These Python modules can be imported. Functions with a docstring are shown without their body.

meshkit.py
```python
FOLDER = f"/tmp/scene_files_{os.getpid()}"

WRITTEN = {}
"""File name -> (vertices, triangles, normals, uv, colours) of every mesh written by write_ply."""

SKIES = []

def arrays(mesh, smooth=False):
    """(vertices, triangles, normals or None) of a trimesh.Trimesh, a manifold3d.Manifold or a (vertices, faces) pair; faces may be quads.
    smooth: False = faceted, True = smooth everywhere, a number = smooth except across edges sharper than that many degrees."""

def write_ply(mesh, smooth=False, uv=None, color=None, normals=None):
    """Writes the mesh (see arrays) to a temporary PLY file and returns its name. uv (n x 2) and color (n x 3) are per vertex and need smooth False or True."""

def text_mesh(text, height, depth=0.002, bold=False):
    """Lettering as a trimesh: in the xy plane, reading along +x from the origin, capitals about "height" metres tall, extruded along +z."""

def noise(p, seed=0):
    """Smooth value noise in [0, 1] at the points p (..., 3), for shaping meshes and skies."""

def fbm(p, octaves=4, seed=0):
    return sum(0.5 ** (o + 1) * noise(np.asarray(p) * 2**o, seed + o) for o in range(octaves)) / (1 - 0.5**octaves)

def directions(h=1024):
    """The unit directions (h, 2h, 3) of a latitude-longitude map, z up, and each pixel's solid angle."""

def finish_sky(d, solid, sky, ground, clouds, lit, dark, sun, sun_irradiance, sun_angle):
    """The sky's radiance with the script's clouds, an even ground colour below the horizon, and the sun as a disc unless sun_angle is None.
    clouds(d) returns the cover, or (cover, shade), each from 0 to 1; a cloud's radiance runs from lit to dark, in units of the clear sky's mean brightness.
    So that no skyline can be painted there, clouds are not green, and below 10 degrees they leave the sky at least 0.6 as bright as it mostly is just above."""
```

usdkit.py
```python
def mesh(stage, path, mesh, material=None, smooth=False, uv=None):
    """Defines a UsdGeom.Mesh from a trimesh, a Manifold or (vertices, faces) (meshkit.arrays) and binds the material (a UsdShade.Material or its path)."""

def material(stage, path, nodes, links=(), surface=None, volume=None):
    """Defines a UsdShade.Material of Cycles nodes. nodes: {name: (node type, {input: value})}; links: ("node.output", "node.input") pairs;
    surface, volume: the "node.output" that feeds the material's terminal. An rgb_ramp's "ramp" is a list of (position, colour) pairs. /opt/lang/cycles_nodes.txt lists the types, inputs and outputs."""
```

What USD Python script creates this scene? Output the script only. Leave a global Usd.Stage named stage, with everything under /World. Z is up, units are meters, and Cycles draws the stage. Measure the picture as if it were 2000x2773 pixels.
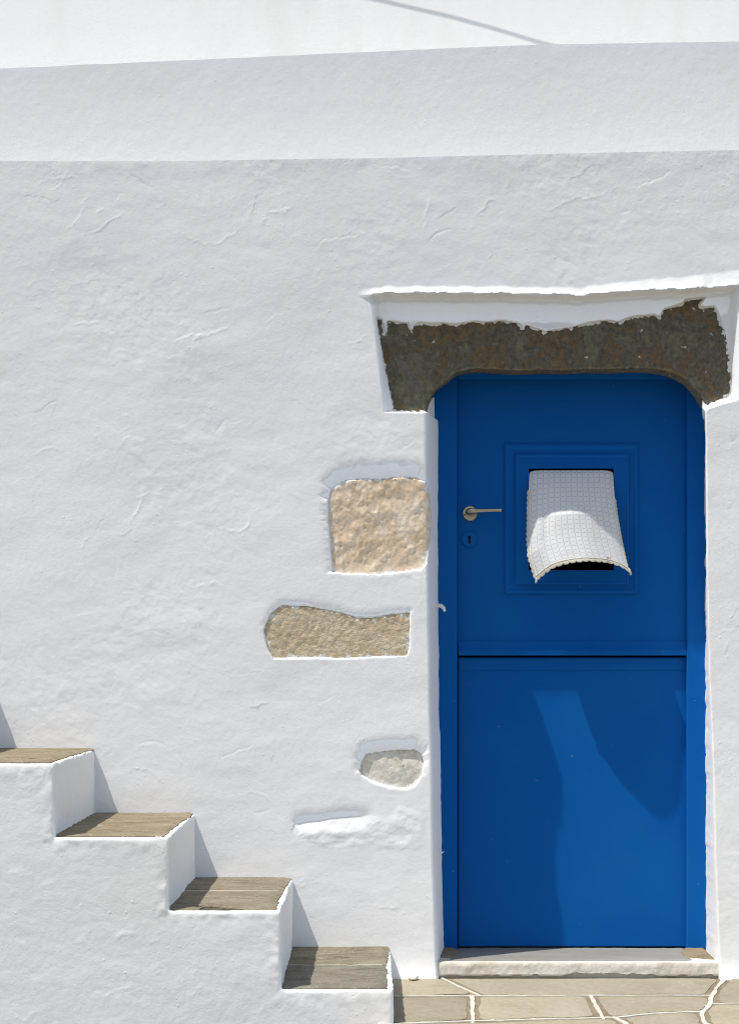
import math, random, numpy as np, trimesh, shapely, usdkit, meshkit, manifold3d
from shapely.geometry import Polygon, LineString, Point
from shapely.ops import polygonize, unary_union
from scipy.spatial import Delaunay
from pxr import Usd, UsdGeom, UsdLux, UsdShade, Gf, Sdf, Vt

random.seed(7); RNG = np.random.default_rng(7)
stage = Usd.Stage.CreateInMemory()
UsdGeom.SetStageUpAxis(stage, 'Z'); UsdGeom.SetStageMetersPerUnit(stage, 1.0)
UsdGeom.Xform.Define(stage, '/World'); UsdGeom.Scope.Define(stage, '/World/Looks')

# ------------------------------------------------------------------ camera, sky, sun, exposure
S, D, ZC = 1.4e-3, 5.5, 0.994            # metres per unit of the photo's measure at the wall, distance, eye height
cam = UsdGeom.Camera.Define(stage, '/World/camera')
cam.AddTranslateOp().Set(Gf.Vec3d(0, -D, ZC)); cam.AddRotateXYZOp().Set(Gf.Vec3f(90, 0, 0))
cam.CreateHorizontalApertureAttr(22.3); cam.CreateVerticalApertureAttr(22.3 * 1024 / 738)
cam.CreateFocalLengthAttr(22.3 * D / (1636 * S))
cam.CreateHorizontalApertureOffsetAttr(-2 * 22.3 / 1636); cam.CreateVerticalApertureOffsetAttr(321 * 22.3 / 1636)
cam.CreateClippingRangeAttr(Gf.Vec2f(0.05, 2000)); cam.CreateExposureAttr(0.15)
SUN = np.array([-.39, -.192, 1.0]); SUN /= np.linalg.norm(SUN)
ELEV, ROT = math.asin(SUN[2]), math.atan2(SUN[0], SUN[1])
sun = UsdLux.DistantLight.Define(stage, '/World/sun')
sun.CreateNormalizeAttr(True); sun.CreateIntensityAttr(1.12); sun.CreateAngleAttr(0.53); sun.CreateColorAttr(Gf.Vec3f(1.0, .955, .88))
zax, up = SUN, np.array([0, 0, 1.0])
xax = np.cross(up, zax); xax /= np.linalg.norm(xax); yax = np.cross(zax, xax)
sun.AddTransformOp().Set(Gf.Matrix4d(*xax, 0, *yax, 0, *zax, 0, 0, 0, 8, 1))
sky_mat = usdkit.material(stage, '/World/Looks/sky', {
    'sky': ('sky_texture', {'sky_type': 'single_scattering', 'sun_disc': False, 'sun_elevation': ELEV, 'sun_rotation': ROT, 'altitude': 50.0, 'aerosol_density': 1.6}),
    'haze': ('hsv', {'saturation': 0.8}), 'bg': ('background_shader', {'strength': 0.140})}, [('sky.color', 'haze.color'), ('haze.color', 'bg.color')], surface='bg.background')
dome = UsdLux.DomeLight.Define(stage, '/World/sky')
UsdShade.MaterialBindingAPI.Apply(dome.GetPrim()).Bind(sky_mat)
dome.GetPrim().SetCustomDataByKey('kind', 'structure')

# ------------------------------------------------------------------ helpers
def P(px, py, y=0.0):
    k = S * (D + y) / D
    return np.array([(px - 820) * k, y, ZC - (py - 1455) * k])
def xz(px, py, y=0.0):
    p = P(px, py, y); return (p[0], p[2])
def ground_pt(px, py):
    k = ZC / ((py - 1455) * S)
    return ((px - 820) * S * k, (k - 1) * D)
used = {}
def numbered(parent, name):
    n = used.get((parent, name), 0); used[(parent, name)] = n + 1
    return f'{parent}/{name}' if n == 0 else f'{parent}/{name}_{n:03d}'
def tag(o, label=None, cat=None, group=None, kind=None):
    p = o.GetPrim() if hasattr(o, 'GetPrim') else o
    for k, v in (('label', label), ('category', cat), ('group', group), ('kind', kind)):
        if v: p.SetCustomDataByKey(k, v)
    return o
def thing(name, label=None, cat=None, kind=None, loc=(0, 0, 0)):
    x = UsdGeom.Xform.Define(stage, numbered('/World', name))
    x.AddTranslateOp().Set(Gf.Vec3d(*map(float, loc)))
    x.offset = np.array(loc, float)
    return tag(x, label, cat, kind=kind)
def obj(name, m, mat, parent=None, smooth=30, uv=None, label=None, attrs=None):
    if isinstance(m, (tuple, list)): m = trimesh.Trimesh(np.asarray(m[0], float), np.asarray(m[1], int), process=False)
    elif hasattr(m, 'to_mesh'):
        q = m.to_mesh(); m = trimesh.Trimesh(np.array(q.vert_properties[:, :3]), np.array(q.tri_verts), process=False)
    off = getattr(parent, 'offset', np.zeros(3))
    if np.any(off): m = m.copy(); m.vertices = m.vertices - off
    base = str(parent.GetPath()) if parent is not None else '/World'
    o = usdkit.mesh(stage, numbered(base, name), m, mat, smooth, uv)
    o.offset = off
    for k, v in (attrs or {}).items():
        UsdGeom.PrimvarsAPI(o).CreatePrimvar(k, Sdf.ValueTypeNames.FloatArray, 'vertex').Set(Vt.FloatArray.FromNumpy(np.asarray(v, np.float32)))
    if label: tag(o, label)
    return o
def fbm2(X, Z, scale, octaves=3, seed=0):
    p = np.stack([X / scale, Z / scale, np.full(np.shape(X), 3.37 + seed)], -1)
    return meshkit.fbm(p, octaves, seed) - .5
def sst(a, b, x):
    t = np.clip((x - a) / (b - a), 0, 1); return t * t * (3 - 2 * t)
def ramp(e, slope, r):
    return np.where(e < -r, 0, np.where(e < r, slope * (e + r) ** 2 / (4 * r), slope * e))
def roughen(pts, step, amp, scale, seed):
    """A closed outline resampled and jittered by noise."""
    ring = Polygon(pts).exterior; n = max(8, int(ring.length / step))
    q = np.array([ring.interpolate(i / n, normalized=True).coords[0] for i in range(n)])
    dx = fbm2(q[:, 0], q[:, 1], scale, 3, seed); dz = fbm2(q[:, 0], q[:, 1], scale, 3, seed + 31)
    pl = Polygon(q + 2 * amp * np.stack([dx, dz], 1)).buffer(0)
    return max(pl.geoms, key=lambda g: g.area) if hasattr(pl, 'geoms') else pl
def sdf(poly, X, Z, reach=.12):
    """Signed distance (negative inside) and the upward part of the outward direction; far points get reach."""
    d = np.full(X.shape, reach); nz = np.zeros(X.shape); nx = np.zeros(X.shape)
    a, b, c, e = poly.bounds
    m = (X > a - reach) & (X < c + reach) & (Z > b - reach) & (Z < e + reach)
    x, z = X[m], Z[m]
    best = np.full(x.shape, 1e9); bx = np.zeros(x.shape); bz = np.zeros(x.shape)
    r = np.array(poly.exterior.coords)
    for p0, p1 in zip(r[:-1], r[1:]):
        v = p1 - p0; t = np.clip(((x - p0[0]) * v[0] + (z - p0[1]) * v[1]) / max(v @ v, 1e-12), 0, 1)
        ux, uz = x - p0[0] - t * v[0], z - p0[1] - t * v[1]; q = np.hypot(ux, uz); k = q < best
        best[k], bx[k], bz[k] = q[k], ux[k], uz[k]
    ins = shapely.contains_xy(poly, x, z); L = np.maximum(best, 1e-9)
    d[m] = np.where(ins, -best, best); nx[m] = bx / L; nz[m] = bz / L
    return d, nx, nz
def grid_faces(nr, nc):
    i = np.arange(nr * nc).reshape(nr, nc)
    return np.concatenate([np.stack([i[:-1, :-1], i[:-1, 1:], i[1:, 1:]], -1).reshape(-1, 3), np.stack([i[:-1, :-1], i[1:, 1:], i[1:, :-1]], -1).reshape(-1, 3)])
def block(poly, step, front, back, edge=.004, seed=0, axis='y'):
    """A solid stone: its outline filled with a grid; front(u, v) is the face's depth, rounded off over edge at the rim; back is flat."""
    ring = poly.exterior; n = max(12, int(ring.length / step))
    bd = np.array([ring.interpolate(i / n, normalized=True).coords[0] for i in range(n)])
    a, b, c, e = poly.bounds
    gx, gz = np.meshgrid(np.arange(a + step / 2, c, step), np.arange(b + step / 2, e, step)); g = np.stack([gx.ravel(), gz.ravel()], 1)
    rr = np.random.default_rng(seed); g = g + (rr.random(g.shape) - .5) * step * .5
    inner = poly.buffer(-step * .6)
    g = g[shapely.contains_xy(inner, g[:, 0], g[:, 1])] if not inner.is_empty else np.zeros((0, 2))
    p = np.vstack([bd, g]); t = Delaunay(p).simplices
    cen = p[t].mean(1); t = t[shapely.contains_xy(poly.buffer(1e-6), cen[:, 0], cen[:, 1])]
    ar = (p[t[:, 1], 0] - p[t[:, 0], 0]) * (p[t[:, 2], 1] - p[t[:, 0], 1]) - (p[t[:, 1], 1] - p[t[:, 0], 1]) * (p[t[:, 2], 0] - p[t[:, 0], 0])
    t = t[np.abs(ar) > 1e-12]; ar = ar[np.abs(ar) > 1e-12]; t[ar < 0] = t[ar < 0][:, ::-1]
    dist = np.array(shapely.distance(shapely.points(p), ring)); dist[:n] = 0
    q = np.clip(1 - dist / edge, 0, 1)
    f = front(p[:, 0], p[:, 1]); bk = back(p[:, 0], p[:, 1]) if callable(back) else np.full(len(p), back)
    sgn = np.sign(bk - f); f = f + sgn * edge * (1 - np.sqrt(np.maximum(0, 1 - q * q)))
    N = len(p); ed = np.sort(np.vstack([t[:, [0, 1]], t[:, [1, 2]], t[:, [2, 0]]]), 1)
    dir_e = np.vstack([t[:, [0, 1]], t[:, [1, 2]], t[:, [2, 0]]])
    _, inv, cnt = np.unique(ed, axis=0, return_inverse=True, return_counts=True)
    be = dir_e[cnt[inv.ravel()] == 1]
    if axis == 'y': V = np.vstack([np.stack([p[:, 0], f, p[:, 1]], 1), np.stack([p[:, 0], bk, p[:, 1]], 1)])
    else: V = np.vstack([np.stack([p[:, 0], p[:, 1], f], 1), np.stack([p[:, 0], p[:, 1], bk], 1)])
    F = np.vstack([t, t[:, ::-1] + N, np.stack([be[:, 1], be[:, 0], be[:, 0] + N], 1), np.stack([be[:, 1], be[:, 0] + N, be[:, 1] + N], 1)])
    return trimesh.Trimesh(V, F, process=False), np.concatenate([dist, np.zeros(N)])
def cbox(x0, x1, y0, y1, z0, z1, c=.002):
    pts = []
    for x, sx in ((x0, 1), (x1, -1)):
        for y, sy in ((y0, 1), (y1, -1)):
            for z, sz in ((z0, 1), (z1, -1)):
                pts += [(x + sx * c, y + sy * c, z), (x + sx * c, y, z + sz * c), (x, y + sy * c, z + sz * c)]
    return trimesh.convex.convex_hull(np.array(pts))
def join(*ms): return trimesh.util.concatenate(list(ms))
def tube(pts, rad, n=10):
    pts = np.asarray(pts, float); rad = np.broadcast_to(rad, len(pts)); V, F = [], []
    tg = np.gradient(pts, axis=0); tg /= np.linalg.norm(tg, axis=1)[:, None]
    ref = np.array([0, 0, 1.0]) if abs(tg[0, 2]) < .9 else np.array([1.0, 0, 0])
    for p, t, r in zip(pts, tg, rad):
        a = np.cross(t, ref); a /= np.linalg.norm(a); b = np.cross(t, a)
        V += [p + r * (math.cos(k) * a + math.sin(k) * b) for k in np.linspace(0, 2 * math.pi, n, endpoint=False)]
    for i in range(len(pts) - 1):
        for k in range(n):
            A, B = i * n + k, i * n + (k + 1) % n; F += [(A, A + n, B + n), (A, B + n, B)]
    for i0, fl in ((0, 1), ((len(pts) - 1) * n, -1)):
        for k in range(1, n - 1): F.append((i0, i0 + k, i0 + k + 1)[::fl])
    return trimesh.Trimesh(np.array(V), np.array(F), process=False)
def pl(pts):
    xs, ys = zip(*sorted(pts)); return lambda t: np.interp(t, xs, ys)

# ------------------------------------------------------------------ materials
def look(name, nodes, links, surface='p.BSDF'): return usdkit.material(stage, '/World/Looks/' + name, nodes, links, surface=surface)
def whitewash(name, clean, stain, stain_amount=.35, bump=.38, streak=(1, 1, 1)):
    return look(name, {
        'g': ('geometry', {}), 'm': ('mapping', {'scale': streak}),
        'n1': ('noise_texture', {'scale': 2.3, 'detail': 6.0, 'roughness': .62}), 'r1': ('rgb_ramp', {'ramp': [(.50, (0, 0, 0)), (.78, (1, 1, 1))]}),
        'amt': ('math', {'math_type': 'multiply', 'value2': stain_amount}),
        'mixc': ('mix_color', {'a': clean, 'b': stain}),
        'n5': ('noise_texture', {'scale': 95.0, 'detail': 3.0}), 'r5': ('rgb_ramp', {'ramp': [(.20, (.80, .76, .66)), (.30, (1, 1, 1))]}),
        'mul': ('mix_color', {'blend_type': 'multiply', 'fac': .8}),
        'n2': ('noise_texture', {'scale': 48.0, 'detail': 5.0, 'roughness': .6}),
        'n3': ('noise_texture', {'scale': 210.0, 'detail': 3.0}),
        'v': ('voronoi_texture', {'scale': 34.0, 'randomness': 1.0}), 'vr': ('map_range', {'from_min': 0.0, 'from_max': .17, 'to_min': 1.0, 'to_max': 0.0, 'clamp': True}),
        'nm': ('noise_texture', {'scale': 5.0, 'detail': 2.0}), 'nmr': ('map_range', {'from_min': .40, 'from_max': .62, 'clamp': True}),
        'pim': ('math', {'math_type': 'multiply'}),
        'a1': ('math', {'math_type': 'multiply_add', 'value2': .28}), 'a2': ('math', {'math_type': 'multiply_add', 'value2': .6}),
        'b': ('bump', {'strength': bump, 'distance': .0024}),
        'p': ('principled_bsdf', {'roughness': .82, 'specular_ior_level': .25})},
        [('g.position', 'm.vector'), ('m.vector', 'n1.vector'), ('n1.fac', 'r1.fac'), ('r1.color', 'amt.value1'), ('amt.value', 'mixc.fac'), ('mixc.result', 'mul.a'),
         ('g.position', 'n5.vector'), ('n5.fac', 'r5.fac'), ('r5.color', 'mul.b'), ('mul.result', 'p.base_color'),
         ('g.position', 'n2.vector'), ('g.position', 'n3.vector'), ('g.position', 'v.vector'), ('v.distance', 'vr.value'), ('g.position', 'nm.vector'), ('nm.fac', 'nmr.value'),
         ('vr.result', 'pim.value1'), ('nmr.result', 'pim.value2'), ('n3.fac', 'a1.value1'), ('n2.fac', 'a1.value3'), ('pim.value', 'a2.value1'), ('a1.value', 'a2.value3'),
         ('a2.value', 'b.height'), ('b.normal', 'p.normal')])
M_WALL = whitewash('whitewash', (.83, .83, .825), (.74, .735, .70), .55)
M_UPPER = whitewash('weathered_whitewash', (.83, .83, .82), (.76, .755, .68), .5, .25, (3.5, 3.5, .6))
M_SMOOTH = whitewash('smooth_whitewash', (.83, .83, .825), (.78, .77, .73), .4, .28)
M_STEPW = whitewash('step_whitewash', (.82, .82, .80), (.70, .69, .58), .35, .5)
M_SILLW = whitewash('flaking_whitewash', (.68, .645, .56), (.46, .40, .30), .9, 1.0, (4, 4, 6))
M_LINE = whitewash('line_paint', (.56, .54, .47), (.38, .33, .25), .95, .7, (9, 9, 9))

def paint_blue(name, base, dust=.28):
    return look(name, {
        'g': ('geometry', {}), 'm': ('mapping', {'scale': (90, 90, 3.0)}), 'n1': ('noise_texture', {'scale': 1.0, 'detail': 4.0}),
        'n2': ('noise_texture', {'scale': 2.6, 'detail': 4.0, 'roughness': .6}), 'r2': ('map_range', {'from_min': .42, 'from_max': .75, 'to_min': 0.0, 'to_max': dust, 'clamp': True}),
        'mix': ('mix_color', {'a': base, 'b': (.010, .15, .36)}),
        'n3': ('noise_texture', {'scale': 110.0, 'detail': 2.0}), 'r3': ('rgb_ramp', {'ramp': [(.80, (0, 0, 0)), (.82, (1, 1, 1))]}),
        'mix2': ('mix_color', {'b': (.42, .45, .48)}),
        'rr': ('map_range', {'to_min': .40, 'to_max': .58}), 'b': ('bump', {'strength': .22, 'distance': .0012}),
        'p': ('principled_bsdf', {'specular_ior_level': .04})},
        [('g.position', 'm.vector'), ('m.vector', 'n1.vector'), ('n1.fac', 'b.height'), ('b.normal', 'p.normal'), ('g.position', 'n2.vector'), ('n2.fac', 'r2.value'), ('r2.result', 'mix.fac'),
         ('g.position', 'n3.vector'), ('n3.fac', 'r3.fac'), ('r3.color', 'mix2.fac'), ('mix.result', 'mix2.a'), ('mix2.result', 'p.base_color'), ('n2.fac', 'rr.value'), ('rr.result', 'p.roughness')])
M_BLUE = paint_blue('blue_paint', (.0036, .094, .358)); M_BLUEF = paint_blue('blue_frame_paint', (.0040, .099, .375), .3)

def stone(name, ramp1, scale, ramp2=None, fac2=.5, scale2=40., stretch=(1, 1, 1), bump=.5, dist=.004, flecks=None, rough=.88, smear=0):
    nodes = {'g': ('geometry', {}), 'm': ('mapping', {'scale': stretch}), 'n1': ('noise_texture', {'scale': scale, 'detail': 8.0, 'roughness': .72, 'distortion': .6}), 'r1': ('rgb_ramp', {'ramp': ramp1}),
             'n2': ('noise_texture', {'scale': scale2, 'detail': 5.0, 'roughness': .7}), 'r2': ('rgb_ramp', {'ramp': ramp2 or [(.3, (.7, .7, .7)), (.7, (1.25, 1.25, 1.25))]}),
             'mul': ('mix_color', {'blend_type': 'multiply', 'fac': fac2, 'use_clamp': False}), 'b': ('bump', {'strength': bump, 'distance': dist}),
             'p': ('principled_bsdf', {'roughness': rough, 'specular_ior_level': .3})}
    links = [('g.position', 'm.vector'), ('m.vector', 'n1.vector'), ('m.vector', 'n2.vector'), ('n1.fac', 'r1.fac'), ('n2.fac', 'r2.fac'), ('r1.color', 'mul.a'), ('r2.color', 'mul.b'), ('n2.fac', 'b.height'), ('b.normal', 'p.normal')]
    out = 'mul.result'
    if smear:
        nodes |= {'at': ('attribute', {'attribute': 'rim'}), 'sn': ('noise_texture', {'scale': 38.0, 'detail': 5.0, 'roughness': .65}), 'sm': ('math', {'math_type': 'multiply_add', 'value2': smear}), 'sr': ('map_range', {'from_min': .0, 'from_max': .10, 'to_min': 1.0, 'to_max': 0.0, 'clamp': True}), 'neg': ('math', {'math_type': 'subtract', 'value2': .5}), 'sx': ('mix_color', {'b': (.76, .75, .71)})}
        links += [('g.position', 'sn.vector'), ('sn.fac', 'neg.value1'), ('neg.value', 'sm.value1'), ('at.fac', 'sm.value3'), ('sm.value', 'sr.value'), ('sr.result', 'sx.fac'), ('mul.result', 'sx.a')]
        out = 'sx.result'
    if flecks:
        nodes |= {'n4': ('noise_texture', {'scale': flecks[0], 'detail': 4.0, 'roughness': .6}), 'r4': ('rgb_ramp', {'ramp': [(flecks[1], (0, 0, 0)), (flecks[1] + .03, (1, 1, 1))]}), 'fm': ('mix_color', {'b': flecks[2]})}
        links += [('g.position', 'n4.vector'), ('n4.fac', 'r4.fac'), ('r4.color', 'fm.fac'), (out, 'fm.a'), ('fm.result', 'p.base_color')]
    else: links.append((out, 'p.base_color'))
    return look(name, nodes, links)
M_LINTEL = stone('schist', [(.25, (.045, .036, .026)), (.36, (.115, .095, .060)), (.44, (.165, .115, .056)), (.50, (.105, .10, .078)), (.56, (.17, .145, .09)), (.64, (.14, .138, .112)), (.76, (.31, .28, .215))], 8.5, [(.25, (.45, .45, .45)), (.75, (1.5, 1.5, 1.5))], .9, 85., (1, 1, .8), .7, .005, (38., .67, (.50, .46, .38)), smear=3.0)
M_STONE_A = stone('cut_limestone', [(.25, (.56, .42, .27)), (.45, (.69, .54, .37)), (.6, (.77, .65, .50)), (.8, (.80, .73, .62))], 11., [(.25, (.6, .56, .5)), (.6, (1.1, 1.1, 1.1))], .55, 70., (1.15, 1.15, .8), .6, .004, smear=4.0)
M_STONE_B = stone('grainy_sandstone', [(.25, (.42, .36, .27)), (.42, (.58, .47, .31)), (.58, (.66, .56, .40)), (.75, (.58, .55, .48))], 10., [(.3, (.62, .6, .55)), (.65, (1.15, 1.15, 1.15))], .7, 110., (1, 1, 1.2), .9, .005, (30., .66, (.72, .71, .68)), smear=4.0)
M_STONE_C = stone('pale_fieldstone', [(.25, (.46, .42, .34)), (.45, (.66, .62, .53)), (.6, (.76, .72, .64)), (.8, (.62, .55, .42))], 16., [(.25, (.6, .58, .52)), (.6, (1.1, 1.1, 1.1))], .6, 75., (1, 1, 1), .7, .004, smear=3.5)
def tread_mat(name, r):
    return look(name, {'g': ('geometry', {}), 'm': ('mapping', {'scale': (1.1, 1.5, 1)}), 'n1': ('noise_texture', {'scale': 7.0, 'detail': 9.0, 'roughness': .74}), 'r1': ('rgb_ramp', {'ramp': r}),
        'm2': ('mapping', {'scale': (1.5, 8.0, 1)}), 'n2': ('noise_texture', {'scale': 1.0, 'detail': 5.0, 'roughness': .6, 'distortion': 1.6}), 'r2': ('rgb_ramp', {'ramp': [(.30, (1.1, 1.1, 1.1)), (.395, (1, 1, 1)), (.405, (.34, .30, .25)), (.415, (1, 1, 1)), (.56, (1.05, 1.03, 1.0)), (.567, (.62, .58, .52)), (.575, (.97, .97, .97)), (.75, (.85, .85, .87))]}),
        'n3': ('noise_texture', {'scale': 120.0, 'detail': 4.0, 'roughness': .7}), 'r3': ('rgb_ramp', {'ramp': [(.3, (.62, .62, .62)), (.7, (1.3, 1.3, 1.3))]}),
        'n4': ('noise_texture', {'scale': 70.0, 'detail': 3.0}), 'r4': ('rgb_ramp', {'ramp': [(.70, (0, 0, 0)), (.74, (1, 1, 1))]}), 'fl': ('mix_color', {'b': (.45, .43, .38)}),
        'a': ('mix_color', {'blend_type': 'multiply', 'fac': .6, 'use_clamp': False}), 'b2': ('mix_color', {'blend_type': 'multiply', 'fac': .7, 'use_clamp': False}),
        'lum': ('rgb_to_bw', {}), 'hs': ('math', {'math_type': 'multiply_add', 'value2': .5}), 'b': ('bump', {'strength': .8, 'distance': .004}), 'p': ('principled_bsdf', {'roughness': .88, 'specular_ior_level': .25})},
        [('g.position', 'm.vector'), ('m.vector', 'n1.vector'), ('n1.fac', 'r1.fac'), ('g.position', 'm2.vector'), ('m2.vector', 'n2.vector'), ('n2.fac', 'r2.fac'), ('g.position', 'n3.vector'), ('n3.fac', 'r3.fac'), ('g.position', 'n4.vector'), ('n4.fac', 'r4.fac'),
         ('r1.color', 'a.a'), ('r2.color', 'a.b'), ('a.result', 'b2.a'), ('r3.color', 'b2.b'), ('b2.result', 'fl.a'), ('r4.color', 'fl.fac'), ('fl.result', 'p.base_color'), ('r2.color', 'lum.color'), ('n3.fac', 'hs.value1'), ('lum.val', 'hs.value3'), ('hs.value', 'b.height'), ('b.normal', 'p.normal')])
M_TREADS = [tread_mat('warm_schist_tread', [(.3, (.165, .135, .082)), (.5, (.232, .196, .13)), (.7, (.285, .252, .185))]),
            tread_mat('brown_schist_tread', [(.3, (.145, .12, .078)), (.5, (.208, .18, .127)), (.7, (.256, .23, .178))]),
            tread_mat('grey_schist_tread', [(.3, (.122, .109, .078)), (.5, (.18, .167, .132)), (.7, (.228, .215, .18))])]
def slab_mat(name, t): return stone(name, [(.25, tuple(np.array((.24, .21, .148)) * t)), (.5, tuple(np.array((.305, .27, .20)) * t)), (.75, tuple(np.array((.34, .31, .24)) * t))], 4.5, [(.25, (.72, .69, .62)), (.6, (1.08, 1.08, 1.08))], .6, 60., (1, 1, 1), .5, .003, (75., .73, (.42, .40, .36)))
M_SLABS = [slab_mat('paving_stone', 1.0), slab_mat('pale_paving_stone', 1.1), slab_mat('dull_paving_stone', .9)]
M_CEMENT = stone('brown_cement', [(.3, (.15, .112, .066)), (.5, (.225, .182, .12)), (.7, (.265, .22, .15))], 7., None, .5, 120., (1, 1, 1), .5, .003)
M_GROUND = stone('street_stone', [(.3, (.10, .09, .074)), (.5, (.135, .123, .102)), (.7, (.17, .155, .13))], 1.5, None, .5, 20.)
M_LEDGE = stone('weathered_cement', [(.3, (.36, .35, .31)), (.5, (.47, .46, .43)), (.7, (.55, .54, .51))], 3., None, .5, 40.)
M_MARBLE = stone('worn_grey_marble', [(.3, (.225, .208, .168)), (.5, (.25, .244, .22)), (.7, (.285, .28, .255))], 3.5, [(.3, (.8, .78, .74)), (.6, (1.05, 1.05, 1.05))], .5, 35., (.6, 2, 1), .15, .002, (38., .70, (.45, .44, .40)), .55)
M_BROKEN = stone('broken_schist', [(.3, (.03, .025, .018)), (.5, (.08, .066, .045)), (.7, (.14, .12, .085))], 30.)
M_DARK = look('crevice', {'p': ('principled_bsdf', {'base_color': (.012, .011, .010), 'roughness': .9})}, [])
M_INSIDE = look('dim_plaster', {'p': ('principled_bsdf', {'base_color': (.12, .11, .10), 'roughness': .9})}, [])
M_BRASS = look('brushed_nickel_brass', {'g': ('geometry', {}), 'n': ('noise_texture', {'scale': 160.0, 'detail': 3.0}), 'r': ('map_range', {'to_min': .28, 'to_max': .48}),
    'p': ('principled_bsdf', {'base_color': (.46, .40, .28), 'metallic': 1.0})}, [('g.position', 'n.vector'), ('n.fac', 'r.value'), ('r.result', 'p.roughness')])
M_CABLE = look('cable_rubber', {'p': ('principled_bsdf', {'base_color': (.03, .03, .032), 'roughness': .6})}, [])
M_RUST = look('rust', {'g': ('geometry', {}), 'n': ('noise_texture', {'scale': 300.0}), 'r': ('rgb_ramp', {'ramp': [(.3, (.05, .03, .018)), (.7, (.16, .085, .04))]}), 'p': ('principled_bsdf', {'roughness': .9})}, [('g.position', 'n.vector'), ('n.fac', 'r.fac'), ('r.color', 'p.base_color')])
M_LACE = look('ivory_lace', {'g': ('geometry', {}), 'v': ('voronoi_texture', {'scale': 420.0}), 'r': ('rgb_ramp', {'ramp': [(.0, (.36, .32, .22)), (.35, (.74, .70, .56)), (1, (.80, .77, .65))]}), 'b': ('bump', {'strength': .7, 'distance': .001}),
    'd': ('principled_bsdf', {'roughness': .9, 'specular_ior_level': .1}), 't': ('translucent_bsdf', {'color': (.7, .66, .54)}), 'x': ('mix_closure', {'fac': .22})},
    [('g.position', 'v.vector'), ('v.distance', 'r.fac'), ('r.color', 'd.base_color'), ('v.distance', 'b.height'), ('b.normal', 'd.normal'), ('d.BSDF', 'x.closure1'), ('t.BSDF', 'x.closure2')], 'x.closure')
M_RED = look('red_thread', {'p': ('principled_bsdf', {'base_color': (.42, .10, .07), 'roughness': .9})}, [])
def cell(axis, other):   # drawn-thread lines at whole numbers of one coordinate, broken where the others cross
    return {f'f{axis}': ('math', {'math_type': 'pingpong', 'value2': .5}), f'l{axis}': ('map_range', {'from_min': .035, 'from_max': .065, 'to_min': 1.0, 'to_max': 0.0, 'clamp': True}),
            f'k{axis}': ('map_range', {'from_min': .12, 'from_max': .18, 'to_min': .22, 'to_max': 1.0, 'clamp': True}), f's{axis}': ('math', {'math_type': 'multiply'})}
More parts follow.
